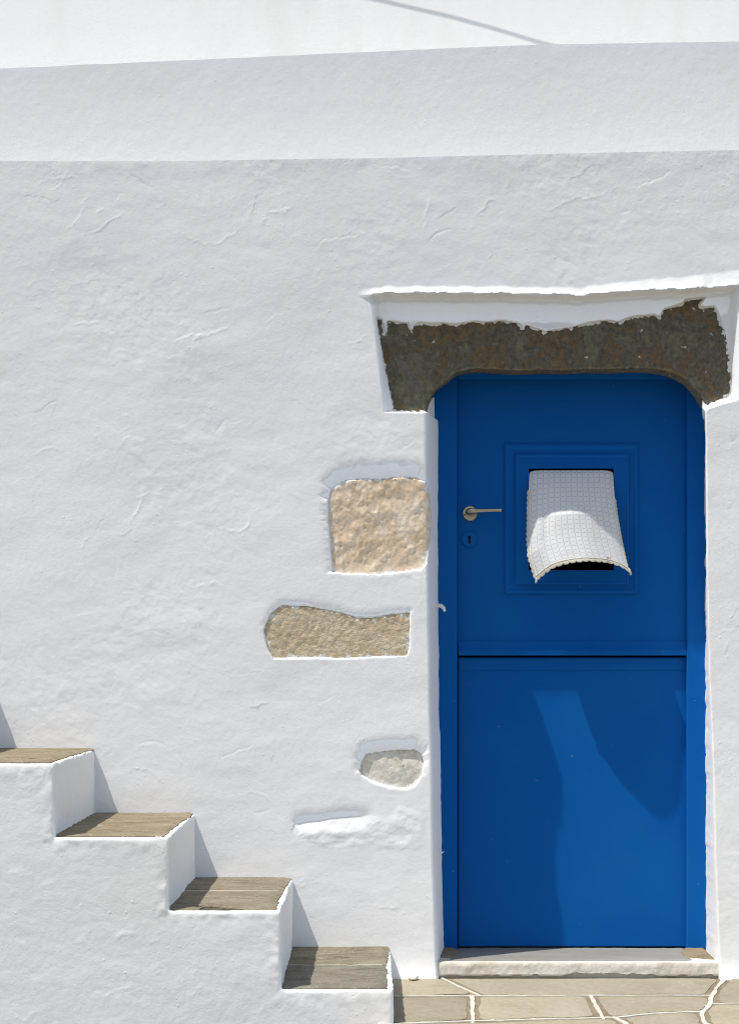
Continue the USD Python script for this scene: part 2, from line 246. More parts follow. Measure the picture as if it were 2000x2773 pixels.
M_CLOTH = look('checked_cotton', {'uv': ('uvmap', {'attribute': 'st'}), 'x': ('separate_xyz', {}), **cell('u', 'v'), **cell('v', 'u'), 'mx': ('math', {'math_type': 'maximum'}),
    'amt': ('math', {'math_type': 'multiply', 'value2': .5}), 'mix': ('mix_color', {'a': (.87, .87, .86), 'b': (.25, .24, .22)}),
    'g': ('geometry', {}), 'n': ('noise_texture', {'scale': 700.0, 'detail': 2.0}), 'b': ('bump', {'strength': .25, 'distance': .0008}),
    'd': ('principled_bsdf', {'roughness': .9, 'specular_ior_level': .1}), 't': ('translucent_bsdf', {}), 'mc': ('mix_closure', {'fac': .22})},
    [('uv.UV', 'x.vector'), ('x.x', 'fu.value1'), ('x.y', 'fv.value1'), ('fu.value', 'lu.value'), ('fv.value', 'lv.value'), ('fu.value', 'kv.value'), ('fv.value', 'ku.value'),
     ('lu.result', 'su.value1'), ('ku.result', 'su.value2'), ('lv.result', 'sv.value1'), ('kv.result', 'sv.value2'), ('su.value', 'mx.value1'), ('sv.value', 'mx.value2'), ('mx.value', 'amt.value1'), ('amt.value', 'mix.fac'),
     ('mix.result', 'd.base_color'), ('mix.result', 't.color'), ('g.position', 'n.vector'), ('n.fac', 'b.height'), ('b.normal', 'd.normal'), ('d.BSDF', 'mc.closure1'), ('t.BSDF', 'mc.closure2')], 'mc.closure')

# ------------------------------------------------------------------ outlines measured on the wall
def zmap(pts, ox, oy, k): return [(ox + x * k, oy + y * k) for x, y in pts]
W = lambda pts, y=0.0: [xz(a, b, y) for a, b in pts]
LZ = zmap([(105,250),(128,258),(140,300),(148,318),(153,300),(150,262),(200,268),(245,273),(252,298),(257,304),(262,282),(285,268),(330,272),(450,275),(520,266),(590,268),(640,262),(700,272),(718,276),(722,300),(730,300),(735,280),(775,292),(820,308),(880,297),(930,290),(1000,270),(1080,260),(1130,268),(1180,245),(1280,237),(1300,248),(1315,215),(1350,205),(1395,190),(1405,174),(1490,166),(1475,188),(1468,196),(1480,208),(1530,203),(1545,225),(1556,252),(1560,285),(1580,340),(1590,400),(1600,450),(1602,520),(1600,572),(1560,590),(1505,620)], 777, 572.6, .525)
ARCH = [(1560,892),(1545,868),(1525,845),(1505,833),(1475,822),(1440,817),(1400,816),(1350,819),(1300,817),(1250,820),(1200,819),(1150,821),(1100,819),(1060,816),(1030,819),(1010,825),(990,842),(968,858),(957,872),(950,890),(944,912)]
LEGL = zmap([(330,648),(250,646),(178,640),(172,600),(160,540),(150,500),(140,460),(132,400),(122,350),(112,300)], 777, 572.6, .525)
YL = .050
lintel_face = roughen(W(LZ, YL) + W(ARCH, YL) + W(LEGL, YL), .004, .0022, .014, 3)
lintel_body = Polygon(W([(828,690),(1000,690),(1200,690),(1350,670),(1630,655),(1640,760),(1640,880),(1568,903)], YL) + W(ARCH, YL) + W([(868,918),(840,850)], YL)).buffer(0)
ZO = lambda pts: zmap(pts, 531.7, 940.7, .4149)
POLY_A = ZO([(485,345),(520,318),(560,300),(650,287),(760,289),(860,280),(940,285),(990,305),(1012,400),(1020,480),(1008,640),(992,740),(970,770),(850,785),(750,797),(600,795),(490,787),(483,650),(470,500),(472,400)])
POLY_B = ZO([(128,1080),(160,1010),(215,965),(350,968),(450,988),(540,1003),(620,1030),(690,1032),(800,1015),(905,1003),(903,1190),(890,1235),(800,1237),(560,1248),(350,1245),(180,1247),(150,1200),(125,1110)])
POLY_C = ZO([(635,1850),(645,1800),(670,1762),(780,1745),(860,1740),(930,1735),(970,1765),(980,1800),(970,1870),(930,1930),(890,1945),(800,1935),(700,1905),(650,1870)])
stone_a, stone_b, stone_c = (roughen(W(p), .004, a, .02, s) for p, a, s in ((POLY_A, .0022, 11), (POLY_B, .0025, 12), (POLY_C, .002, 13)))
hump = roughen(W([(644,1850),(652,1826),(739,1815),(818,1806),(855,1815),(868,1808),(884,1787),(926,1802),(936,1812),(940,1860),(930,1880),(884,1893),(800,1878),(700,1878),(650,1868)]), .006, .005, .05, 15)
hollow_d = Polygon(W([(650,1802),(700,1793),(760,1790),(808,1797),(812,1805),(740,1812),(652,1824)]))
hollow_a = Polygon(W([(690,1038),(800,1028),(905,1026),(930,1042),(932,1056),(830,1058),(735,1066),(715,1084),(690,1084)]))
hollow_c = Polygon(W([(806,1650),(840,1634),(900,1628),(914,1640),(914,1655),(860,1658),(810,1664)]))

n_top = pl([(815,656),(850,651),(1000,652),(1100,653),(1200,655),(1290,657),(1350,650),(1450,645),(1560,641),(1634,634),(1700,631)])
def wallz(py): return ZC - (py - 1455) * S
def wallx(px): return (px - 820) * S
XT, = [np.arange(780, 1720, 4.)]
niche_top = lambda x: wallz(n_top(x / S + 820)) + .0055 * fbm2(x, np.zeros_like(x), .03, 4, 5) * 2 - .004 * sst(.03, .0, np.abs(x - wallx(1285)))
nl = pl([(wallz(656), wallx(816)), (wallz(672), wallx(822)), (wallz(700), wallx(825)), (wallz(912), wallx(850))])
nr = pl([(wallz(630), wallx(1634)), (wallz(760), wallx(1637)), (wallz(890), wallx(1636))])
jl = pl([(wallz(800), wallx(944)), (wallz(915), wallx(944)), (wallz(1060), wallx(945)), (wallz(1500), wallx(953)), (wallz(1900), wallx(960)), (wallz(2130), wallx(967)), (-.1, wallx(968))])
jli = pl([(wallz(800), P(969,0,.2)[0]), (wallz(1300), P(970,0,.2)[0]), (wallz(1600), P(973,0,.2)[0]), (wallz(1900), P(977,0,.2)[0]), (wallz(2100), P(980,0,.2)[0]), (-.1, P(981,0,.2)[0])])
jr = pl([(wallz(880), wallx(1559)), (wallz(1000), wallx(1561)), (wallz(1300), wallx(1563)), (wallz(1500), wallx(1567)), (wallz(1700), wallx(1574)), (wallz(1900), wallx(1577)), (wallz(2130), wallx(1585)), (-.1, wallx(1586))])
top_front = pl([(wallx(-1500), wallz(360)), (wallx(0), wallz(356)), (wallx(400), wallz(356)), (wallx(840), wallz(350)), (wallx(1300), wallz(338)), (wallx(1636), wallz(331)), (wallx(3000), wallz(310))])

def jamb_depth(X, Z):
    wob = .0022 * fbm2(np.zeros_like(X), Z, .035, 3, 41) * 2
    l, li, r = jl(Z), jli(Z), jr(Z)
    sl = .2 / np.maximum(li - l - .0, .012)
    el = X - l - .004 * fbm2(np.zeros_like(X), Z, .12, 2, 44); er = r - X + .003 * fbm2(np.zeros_like(X), Z, .1, 2, 45)
    rl = ramp(el, sl, .007) + sst(.05, .2, ramp(el, sl, .007)) * wob * sl
    rr = ramp(er, 30., .0035 + .004 * sst(1.2, .4, Z)) + wob * 25 * (er > .002)
    rt = ramp(wallz(800) - Z, 40., .002)
    return np.maximum(0, np.minimum(np.minimum(rl, rr), rt))

CRACKS = [zmap(c, ox, oy, k) for ox, oy, k, cs in (
    (0, 0, .5, [[(160,835),(200,800),(270,790),(370,788)], [(530,755),(620,800),(705,853)], [(720,1022),(800,1040),(900,1085),(980,1075),(1060,1020),(1110,1000)], [(1120,1005),(1165,1000),(1185,945),(1260,945),(1325,905)], [(1140,820),(1130,900),(1110,960),(1115,1005)], [(1390,1115),(1440,1065),(1530,1055),(1600,1045)], [(270,1012),(320,1010),(360,950),(365,910),(390,855)], [(510,895),(540,855)], [(685,925),(735,905)]]),
    (818, 0, .5, [[(700,900),(760,930),(815,937),(860,905),(920,880),(1000,875),(1080,850),(1110,800)], [(1145,860),(1170,830),(1260,800),(1320,770),(1365,765)], [(250,1085),(290,1040),(340,1010),(380,1022)], [(385,920),(300,980)], [(480,960),(520,900),(570,880)], [(555,960),(580,930),(600,930)], [(270,870),(250,960),(240,1030)], [(880,795),(930,780),(980,740)], [(50,745),(120,745),(180,765)], [(1110,945),(1155,930)], [(120,800),(195,785)]]),
    (0, 0, 1, [[(130,655),(165,632),(215,615),(230,635)], [(440,695),(480,688),(520,680)], [(475,960),(500,930),(520,935),(545,920)], [(590,470),(650,460)], [(586,720),(610,700),(640,692)], [(120,860),(128,890),(110,930)], [(70,1010),(110,990),(140,1000)], [(380,760),(420,740),(455,745)], [(300,1105),(330,1090),(372,1100)], [(200,1180),(180,1220),(190,1250)], [(470,1120),(510,1110),(540,1095)], [(420,1300),(470,1290),(500,1300)], [(250,1430),(300,1400),(340,1410)], [(520,1500),(560,1490),(590,1505)], [(700,1560),(740,1545),(760,1555)], [(640,1330),(600,1345),(580,1380)], [(300,1650),(340,1640),(370,1655)], [(560,1800),(600,1790)]])) for c in cs]
rs = random.Random(5)
for _ in range(60):                                   # shorter lines of old lime coats all over
    x, y, a, c = rs.uniform(-20, 930), rs.uniform(390, 2050), rs.uniform(-.7, .7), []
    for k in range(rs.randint(3, 9)):
        c.append((x, y)); a += rs.uniform(-.8, .8); x += 14 * math.cos(a); y += 14 * math.sin(a) * .8
    CRACKS.append(c)
for _ in range(14):
    x, y, a, c = rs.uniform(1585, 1640), rs.uniform(930, 2050), rs.uniform(.3, 1.2), []
    for k in range(rs.randint(3, 5)):
        c.append((x, y)); a += rs.uniform(-.8, .8); x += 10 * math.cos(a); y += 10 * math.sin(a)
    CRACKS.append(c)
SCRACKS = [zmap(c, 0, 1513, .333) for c in [[(765,1725),(790,1680),(850,1665),(900,1655),(930,1640)], [(505,2065),(600,2040),(700,2070),(760,2040),(850,1990),(960,2000)], [(745,2095),(860,2050),(940,2020)], [(500,1725),(530,1700),(570,1680)], [(860,1465),(880,1450),(930,1465)], [(30,1255),(110,1250),(230,1250)], [(340,1055),(300,1030)], [(750,1870),(790,1855)], [(770,1760),(860,1830),(930,1770)], [(170,1770),(190,1720)], [(960,1735),(1030,1720)], [(1400,1910),(1450,1925)], [(130,700),(200,690),(250,700)], [(560,1100),(640,1090),(700,1110)], [(1180,660),(1240,670)]]]
for _ in range(40):
    x, y, a, c = rs.uniform(-20, 860), rs.uniform(1700, 2290), rs.uniform(-.7, .7), []
    for k in range(rs.randint(3, 6)):
        c.append((x, y)); a += rs.uniform(-.8, .8); x += 12 * math.cos(a); y += 12 * math.sin(a) * .8
    SCRACKS.append(c)
def crack_relief(X, Z, cracks, y=0.0, amp=.0008, seed=3):
    out = np.zeros(X.shape); rc = random.Random(seed)
    for c in cracks:
        q = np.array(W(c, y)); s = np.concatenate([[0], np.cumsum(np.hypot(*np.diff(q, axis=0).T))]); n = max(3, int(s[-1] / .012))
        t = np.linspace(0, s[-1], n); q = np.stack([np.interp(t, s, q[:, 0]), np.interp(t, s, q[:, 1])], 1)
        q[1:-1] += np.array([[rc.uniform(-1, 1) * .005, rc.uniform(-1, 1) * .005] for _ in range(n - 2)])
        side, a, w, line = rc.choice((-1, 1)), amp * rc.uniform(.1, .75), rc.uniform(.005, .03), rc.choice((-.6, -.5, .45, .6)) * amp * rc.uniform(.4, 1.25)
        lo, hi = q.min(0) - .06, q.max(0) + .06
        m = (X > lo[0]) & (X < hi[0]) & (Z > lo[1]) & (Z < hi[1])
        if not m.any(): continue
        x, z = X[m], Z[m]; best = np.full(x.shape, 1e9); sg = np.zeros(x.shape); tt = np.zeros(x.shape)
        for i, (p0, p1) in enumerate(zip(q[:-1], q[1:])):
            v = p1 - p0; u = np.clip(((x - p0[0]) * v[0] + (z - p0[1]) * v[1]) / (v @ v), 0, 1)
            dx, dz = x - p0[0] - u * v[0], z - p0[1] - u * v[1]; d = np.hypot(dx, dz); k = d < best
            best[k] = d[k]; sg[k] = np.sign(v[0] * dz - v[1] * dx)[k]; tt[k] = ((i + u) / (n - 1))[k]
        fade = np.minimum(1, 5 * np.minimum(tt, 1 - tt))
        out[m] += fade * (line * np.exp(-(best / .0034) ** 2) + a * np.exp(-best / w) * (sg * side > 0))
    return out
def relief(X, Z, seed=0, patch=True):
    r = .015 * fbm2(X, Z, .8, 2, 50 + seed) + .0062 * fbm2(X * .8, Z * 1.2, .26, 2, 60 + seed) + .0024 * fbm2(X * .8 - .5 * Z, Z * 1.4 + .3 * X, .09, 2, 65 + seed)
    m = sst(.0, .2, fbm2(X, Z, .33, 3, 70 + seed))
    r = r + (.0003 + .0019 * m) * fbm2(X, Z, .05, 4, 80 + seed) + .0018 * m * fbm2(X + .5 * Z, Z, .024, 3, 85 + seed) + .0008 * fbm2(X, Z, .016, 2, 90 + seed) * (.25 + .75 * m)
    r = r + .0010 * np.maximum(0, fbm2(X * .7 + Z * .5, Z, .12, 4, 95 + seed)) * 2
    return r

# ------------------------------------------------------------------ the house: whitewashed wall, lintel, stones, parapet
house = thing('house', 'whitewashed front house wall with rough plaster, stone lintel and exposed corner stones', 'house')
xs = np.concatenate([np.arange(-5, -1.4, .10), np.arange(-1.4, -1.17, .012), np.arange(-1.17, 1.172, .0034), np.arange(1.176, 1.5, .012), np.arange(1.51, 5.05, .10)])
zs = np.concatenate([np.arange(-.04, .02, .006), np.arange(.02, 2.53, .0034)])
ZREF = zs[-1] + .002
X, Zt = np.meshgrid(xs, zs)
Z = Zt * np.where(Zt > 0, top_front(X) / (ZREF + .002), 1.0)
y = -.0105 * (1.45 - Z) ** 2 - relief(X, Z) - crack_relief(X, Z, CRACKS)
y -= .0011 * sst(.07, .0, top_front(X) - Z + .05 * fbm2(X, X * 0, .3, 3, 32)) * (1 + 2.5 * fbm2(X, Z, .04, 4, 33) + 2 * fbm2(X, Z, .2, 2, 331))           # rough bead below the top edge
y -= .020 * np.exp(-np.maximum(Z, 0) / .030) * (1 + .8 * fbm2(X, Z, .08, 2, 34))               # skirt of lime at the foot
for pg, dep, wu, wd_, ws in ((stone_a, .015, .072, .014, .030), (stone_b, .004, .030, .010, .016), (stone_c, .014, .055, .012, .024)):
    d, nx, nz = sdf(pg, X, Z); w = np.where(nz > 0, ws + (wu - ws) * nz, ws - (wd_ - ws) * nz)
    de = dep * np.clip(.40 + .60 * nz, .07, 1) * (1 + .5 * fbm2(X, Z, .05, 3, 35))
    y += np.where(d < 0, dep * .75, de * (1 - np.clip(np.maximum(d, 0) / w, 0, 1)) ** 2) * (d < .1) + .05 * sst(-.001, -.005, d)
    y -= .0012 * sst(.016, .0, np.abs(d - .006)) * np.maximum(0, .1 + fbm2(X, Z, .02, 3, 36) * 2) * (nz < .3)   # frayed lime rim
d, nx, nz = sdf(hump, X, Z)
lat = sst(wallx(636), wallx(668), X) * sst(wallx(842), wallx(785), X) * (1 + .6 * fbm2(X, Z, .06, 3, 32))
y += .0100 * lat * np.where(d > 0, np.clip(nz, 0, 1) * (1 - np.clip(d / .050, 0, 1)) ** 2, sst(-.052, .004, d) * np.clip(1 - (wallz(1828) - Z) / .05, 0, 1))
y -= sst(wallz(1900), wallz(1815), Z) * .0022 * sst(.010, -.016, d + .008 * fbm2(X, Z, .03, 3, 30)) * (1 + .8 * fbm2(X, Z, .045, 4, 37)); y -= .0042 * sst(.0, -.02, d) * fbm2(X * .7, Z, .034, 4, 38) * 2
d, nx, nz = sdf(roughen(W([(905,640),(1000,640),(1000,560),(905,560)]), .01, .003, .03, 77), X, Z)
nt = niche_top(X); el = X - nl(Z) - .002 * fbm2(X, Z, .03, 2, 39); er = nr(Z) - X
zb = np.where(X < .5, wallz(912), wallz(np.interp(X / S + 820, [1555, 1570, 1600, 1636, 1700], [915, 903, 893, 884, 880])))
eb = Z - zb - .0015 * fbm2(X, Z, .02, 2, 40); et = nt - Z
lw = S * np.interp(X / S + 820, [800, 1250, 1450, 1640], [17, 19, 28, 38])                # the lit sloping lip grows to the right
lipx = sst(wallx(790), wallx(835), X)
lip = lipx * np.where(et < 0, np.clip(1 + et / lw, 0, 1) ** 1.3, 1) * (et > -lw)
y -= np.where(et < 0, (.0115 + .003 * sst(.5, 1.0, X)) * lip * (1 + 1.0 * fbm2(X, Z, .05, 4, 42)), 0)
top_r = np.where(et < .010, .62 * sst(-.0005, .008, et), .62 + .38 * sst(.01, .085, et))
inn = np.minimum(np.minimum(top_r, sst(0, .030, el)), np.minimum(sst(0, .026, er), sst(-.001, .008, eb)))
inn = np.where((X > .5) & (eb < .03), np.minimum(inn, sst(-.004, .02, eb)), inn)
y = np.where(inn > 0, y * (1 - .75 * inn) + (YL - .003) * inn, y)
jd = jamb_depth(X, Z); y += jd
d, nx, nz = sdf(lintel_face, X, Z, .03)
y += .045 * sst(.0008, -.0035, d)
y = np.minimum(y, .262)
Yw = y
Xs = X + np.where(X > .9, np.maximum(0, 1.0752 - (jr(Z) - .010)) * np.clip(jd / .2, 0, 1), 0)
rows = [np.stack([Xs, y, Z], -1)]
ytop = y[-1]
G = np.concatenate(rows); nr_, nc_ = G.shape[:2]
F = grid_faces(nr_, nc_); V = G.reshape(-1, 3)
hole = (jd.ravel() > .235) & (np.abs(Yw.ravel() - .262) < .002)
hole = np.concatenate([hole, np.zeros(len(V) - len(hole), bool)])
F = F[~hole[F].all(1)]
keep = np.unique(F); remap = np.full(len(V), -1); remap[keep] = np.arange(len(keep))
obj('plaster_wall', (V[keep], remap[F]), M_WALL, house, True)
lx_ = xs; ly_ = np.interp(lx_, xs, ytop); lz_ = np.interp(lx_, xs, Z[-1]); led = np.stack([np.stack([lx_, ly_ + .0005, lz_], -1)] + [np.stack([lx_, np.full_like(lx_, yy), lz_ - .001 - .003 * (yy > .1) + .003 * fbm2(lx_, lx_ * 0 + yy, .1, 2, 44)], -1) for yy in (.08, .13, .18, .24, .30)])
obj('wall_top', (led.reshape(-1, 3), grid_faces(*led.shape[:2])), M_LEDGE, house, True, label='weathered ledge on top of the wall')
core = [cbox(-5, .155, .10, .30, -.03, 2.49), cbox(1.12, 5, .10, .30, -.03, 2.49), cbox(.153, 1.122, .195, .30, wallz(770), 2.48)]
obj('wall_core', join(*core), M_INSIDE, house, False)
room = [cbox(-.6, -.55, .30, 2.6, -.03, 2.45), cbox(2.0, 2.05, .30, 2.6, -.03, 2.45), cbox(-.6, 2.05, 2.6, 2.65, -.03, 2.45), cbox(-.6, 2.05, .30, 2.65, 2.45, 2.5), cbox(-.6, 2.05, .30, 2.6, -.03, .03)]
obj('room', join(*room), M_INSIDE, house, False)
def lf(x, z):
    lay = sst(.006, -.006, z - np.interp(x, [wallx(1360), wallx(1450), wallx(1540), wallx(1600)], [wallz(712), wallz(722), wallz(728), wallz(717)]))
    return YL + .004 + .0075 * -fbm2(x, z, .09, 4, 21) - .003 * fbm2(x * 2.2, z, .022, 3, 22) * 2 - .006 * lay * (x > wallx(1340))
lm, _ = block(lintel_body, .0045, lf, .130, .003, 1)
show = LineString(W(LZ, YL)).union(LineString(W(LEGL, YL)))
lrim = np.array(shapely.distance(shapely.points(lm.vertices[:, [0, 2]]), show)) * 60 - .15
obj('lintel', lm, M_LINTEL, house, True, attrs={'rim': lrim}, label='long dark brown schist lintel with arched underside')
def face_a(x, z): return .0115 + .003 * sst(wallz(1060), wallz(1270), z) + jamb_depth(x, z) * .55 - .013 * fbm2(x * 1.1, z, .045, 4, 23) - .004 * np.maximum(0, fbm2(x, z, .018, 2, 28)) * 2 - .003 * np.abs(fbm2(x * 2.4, z * .8, .03, 3, 24)) * 2
def face_b(x, z): return .0050 - .004 * fbm2(x, z, .12, 2, 25) - .0028 * fbm2(x, z, .012, 2, 26) * 2 + jamb_depth(x, z) * 0
def face_c(x, z):
    u, v = (x - .07), (z - wallz(1705)); return .0075 + .5 * ((u - .01) ** 2 + 1.6 * v ** 2) * 1.5 - .010 * fbm2(x, z, .04, 4, 27) + .005 * np.exp(-np.abs(u - .035 + .3 * v) / .003)
for pg, fn, mt, lb, sd in ((stone_a, face_a, M_STONE_A, 'large square tan stone with chiselled face', 2), (stone_b, face_b, M_STONE_B, 'long flat sandy stone with sagging top edge', 3), (stone_c, face_c, M_STONE_C, 'small rounded pale stone', 4)):
    bm, bd_ = block(pg.buffer(.004), .0042, fn, .085 if sd != 2 else (lambda x, z: .085 + jamb_depth(x, z) * .6), .008, sd)
    obj('corner_stone', bm, mt, house, True, attrs={'rim': np.maximum(bd_ - .004, 0) * 45 - .05}, label=lb)
hk = P(974, 1345, .15)
obj('hook', tube([hk + (-.03, .0, .004), hk + (-.01, -.006, .006), hk + (.004, -.012, .004), hk + (.012, -.014, -.004), hk + (.015, -.014, -.014)], [.005, .006, .0065, .006, .0035], 8), M_STEPW, house, 60, label='small whitewashed hook on the left jamb')
fk = P(978, 1890, .17)
obj('paint_flake', tube([fk + (-.012, 0, 0), fk + (0, -.004, .002), fk + (.007, -.006, .005)], [.003, .003, .001], 6), M_STEPW, house, 60)
for px, py, yy, r in ((1190, 444, .0, .003), (1285, 567, .0, .0035), (10, 226, .25, .005), (1283, 515, 0, .002), (1340, 576, 0, .002)):
    n0 = P(px, py, yy); obj('rusty_nail', tube([n0 + (0, .03, 0), n0 + (0, -.0006, 0), n0 + (.0002, -.0012, 0)], [r, r, r * .6], 7), M_RUST, house, False)

# parapet set back on the wall top, and the leaning upper wall behind
top_par = pl([(wallx(-1500), P(0,175,.25)[2]), (P(0,0,.25)[0], P(0,150,.25)[2]), (P(620,0,.25)[0], P(0,122,.25)[2]), (P(1200,0,.25)[0], P(0,97,.25)[2]), (P(1636,0,.25)[0], P(0,90,.25)[2]), (wallx(3200), P(0,75,.25)[2])])
xp = np.concatenate([np.arange(-5, -1.4, .1), np.arange(-1.4, 1.4, .007), np.arange(1.4, 5.05, .1)])
tp = np.linspace(0, 1, 66); XX, TT = np.meshgrid(xp, tp); tz = top_par(xp)
ZZ = 2.44 + (tz - .005 - 2.44)[None] * TT
YY = .25 - (ZZ - 2.7) * .045 - .010 * fbm2(XX, ZZ, .9, 2, 101) - .0022 * fbm2(XX, ZZ, .16, 3, 102) - .0012 * fbm2(XX, ZZ, .03, 3, 103)
ZZ[-1] += .004 * fbm2(xp, xp * 0, .06, 4, 104); YY_p, ZZ_p = YY[-1].copy(), ZZ[-1].copy()
rows = [np.stack([XX, YY, ZZ], -1)]
G = np.concatenate(rows); obj('parapet', (G.reshape(-1, 3), grid_faces(*G.shape[:2])), M_SMOOTH, house, True, label='smooth whitewashed band set back above the wall top')

ter = np.stack([np.stack([xp, (YY_p + .0005) if yy is None else np.full_like(xp, yy), ZZ_p - (0 if yy is None else .003)], -1) for yy in (None, .34, .5, .7, .9)]); obj('terrace', (ter.reshape(-1, 3), grid_faces(*ter.shape[:2])), M_LEDGE, house, True, label='weathered flat roof behind the parapet')
upper = thing('upper_house', 'bright white upper wall behind the wall top, crossed by a thin cable shadow', 'house')
LEAN = math.tan(math.radians(3.6))
xu = np.concatenate([np.arange(-5, -1.5, .1), np.arange(-1.5, 1.5, .012), np.arange(1.5, 5.05, .1)]); zu = np.concatenate([np.arange(2.75, 3.5, .012), np.arange(3.5, 6.0, .1)])
XX, ZZ = np.meshgrid(xu, zu)
YY = .74 + (ZZ - 2.9) * LEAN - .012 * fbm2(XX, ZZ, .7, 2, 111) - .002 * fbm2(XX, ZZ, .12, 3, 112)
G = np.stack([XX, YY, ZZ], -1)
back = G[-1:].copy(); back[..., 1] = 3.5
G = np.concatenate([G, back]); obj('upper_wall', (G.reshape(-1, 3), grid_faces(*G.shape[:2])), M_UPPER, upper, True)

# the cable whose shadow crosses the upper wall, strung just above the picture
cpts = []
for px, py in ((-2600, -330), (-1200, -270), (-300, -190), (300, -110), (600, -56), (835, -5), (920, 16), (1010, 40), (1100, 68), (1190, 98), (1300, 128), (1420, 148), (1600, 156), (1900, 156)):
    q = P(px, py, .78); q[1] = .74 + (q[2] - 2.9) * LEAN
    cpts.append(q + SUN / SUN[2] * .25)
tag(obj('cable', tube(cpts, .0024, 8), M_CABLE), 'thin black cable strung in front of the upper wall', 'cable')

# ------------------------------------------------------------------ the blue stable door
door = thing('stable_door', 'blue painted wooden stable door split into two leaves, set deep under the stone lintel', 'door', 'thing')
YF, YD = .196, .222
fx = lambda px, yy=YD: P(px, 0, yy)[0]
fz = lambda py, yy=YD: P(0, py, yy)[2]
zbot = fz(2097)
obj('door_frame', join(cbox(.14, fx(1012, YF), YF, YD + .06, .044, 1.93, .003), ), M_BLUEF, door, False, label='left post of the door frame')
obj('door_frame', join(cbox(fx(1521, YF), 1.12, YF, YD + .06, .044, 1.93, .003), ), M_BLUEF, door, False, label='right post of the door frame')
obj('door_frame', join(cbox(fx(1012, YF) + .0005, fx(1521, YF) - .0005, YF + .002, YD + .06, fz(838, YF), 1.93, .003), ), M_BLUEF, door, False, label='head of the door frame')
x0, x1 = fx(1014.4), fx(1518.8)
wx0, wx1, wz0, wz1 = fx(1170), fx(1358), fz(1263), fz(1038)
def ring(ax0, ax1, az0, az1, bx0, bx1, bz0, bz1, prof):
    """A mitred frame between two rectangles; prof = [(t, y)] from the outer edge to the inner."""
    V, F, n = [], [], len(prof)
    for sx, sz in ((0, 0), (1, 0), (1, 1), (0, 1)):
        o = np.array([(ax0, ax1)[sx], (az0, az1)[sz]]); i = np.array([(bx0, bx1)[sx], (bz0, bz1)[sz]])
        V += [(*(o + (i - o) * t)[:1], yy, (o + (i - o) * t)[1]) for t, yy in prof]
    for c in range(4):
        for k in range(n - 1):
            a, b = c * n + k, ((c + 1) % 4) * n + k; F += [(a, b, b + 1), (a, b + 1, a + 1)]
    return trimesh.Trimesh(np.array(V), np.array(F), process=False)
LT = YD + .045
zu0, zu1 = fz(1446), fz(832)
ul = [cbox(x0, wx0, YD, LT, zu0, zu1), cbox(wx1, x1, YD, LT, zu0, zu1), cbox(wx0 + .0003, wx1 - .0003, YD + .0004, LT, wz1, zu1, .0015), cbox(wx0 + .0003, wx1 - .0003, YD + .0004, LT, zu0, wz0, .0015)]
poly_u = Polygon([(fx(1012.7), zu0), (fx(1520.3), zu0), (fx(1520.3), zu1), (fx(1012.7), zu1)], [[(wx0, wz0), (wx1, wz0), (wx1, wz1), (wx0, wz1)]])
um = trimesh.creation.extrude_polygon(poly_u, LT - YD, engine='earcut'); um.vertices = np.stack([um.vertices[:, 0], LT - um.vertices[:, 2], um.vertices[:, 1]], 1); um.invert() if um.volume < 0 else None
leaf = obj('upper_leaf', um, M_BLUE, door, False)
mo = (fx(1117), fx(1411), fz(1315), fz(983)); mi = (fx(1140), fx(1391), fz(1295), fz(1006))
obj('moulding', ring(*mo, *mi, [(0, YD + .001), (.0, YD - .006), (.12, YD - .009), (.32, YD - .009), (.48, YD - .005), (.8, YD - .003), (1, YD - .003), (1, YD + .001)]), M_BLUE, leaf, 25, label='outer raised moulding around the window')
obj('moulding', ring(*mi, wx0, wx1, wz0, wz1, [(0, YD - .0025), (.0, YD - .010), (.06, YD - .0125), (.14, YD - .0125), (.2, YD - .0105), (.9, YD - .0105), (1, YD - .009), (1, LT)]), M_BLUE, leaf, 25, label='inner flat surround of the window')
bz0, bz1 = fz(1452), fz(1420)
prof = [(YD + .001, bz1), (YD - .004, bz1 - .001), (YD - .005, bz1 - .006), (YD - .007, bz1 - .014), (YD - .013, bz1 - .023), (YD - .0205, bz1 - .0285), (YD - .0222, bz1 - .031), (YD - .0222, bz0 + .001), (YD - .021, bz0), (YD + .001, bz0)]
pf = Polygon([(b, a) for a, b in prof]); wm = trimesh.creation.extrude_polygon(pf, x1 - x0 - .002, engine='earcut')
wm.vertices = np.stack([wm.vertices[:, 2] + x0 + .001, wm.vertices[:, 1], wm.vertices[:, 0]], 1); wm.fix_normals()
obj('drip_moulding', wm, M_BLUE, leaf, 25, label='projecting drip bar along the bottom of the upper leaf')
# handle
def disc(px, py, r, y0, y1, c=.002, n=40):
    p = P(px, py, YD); a = np.linspace(0, 2 * math.pi, n, endpoint=False)
    pts = [(p[0] + rr * math.cos(t), yy, p[2] + rr * math.sin(t)) for rr, yy in ((r, y0), (r, y1 + c), (r - c, y1)) for t in a]
    return trimesh.convex.convex_hull(np.array(pts))
obj('handle_rose', disc(1040, 1137, .0245, YD + .001, YD - .008, .0025), M_BRASS, leaf, 30)
h0 = P(1036, 1135, YD)
lever = [h0 + (0, -.004, 0), h0 + (0, -.030, 0), h0 + (.0015, -.042, .0005), h0 + (.008, -.048, .0005), h0 + (.02, -.050, .001), h0 + (.05, -.050, .002), h0 + (.085, -.050, .003), h0 + (.1045, -.050, .0035), h0 + (.106, -.050, .0035)]
obj('lever_handle', tube(lever, [.0095, .0095, .0100, .0095, .0075, .0060, .0052, .0062, .004], 14), M_BRASS, leaf, 40)
s0 = P(1028, 1141, YD); obj('screw', disc(1028, 1141, .0028, YD - .007, YD - .0092, .0006, 12), M_RUST, leaf, False)
kc = P(1039, 1195, YD)
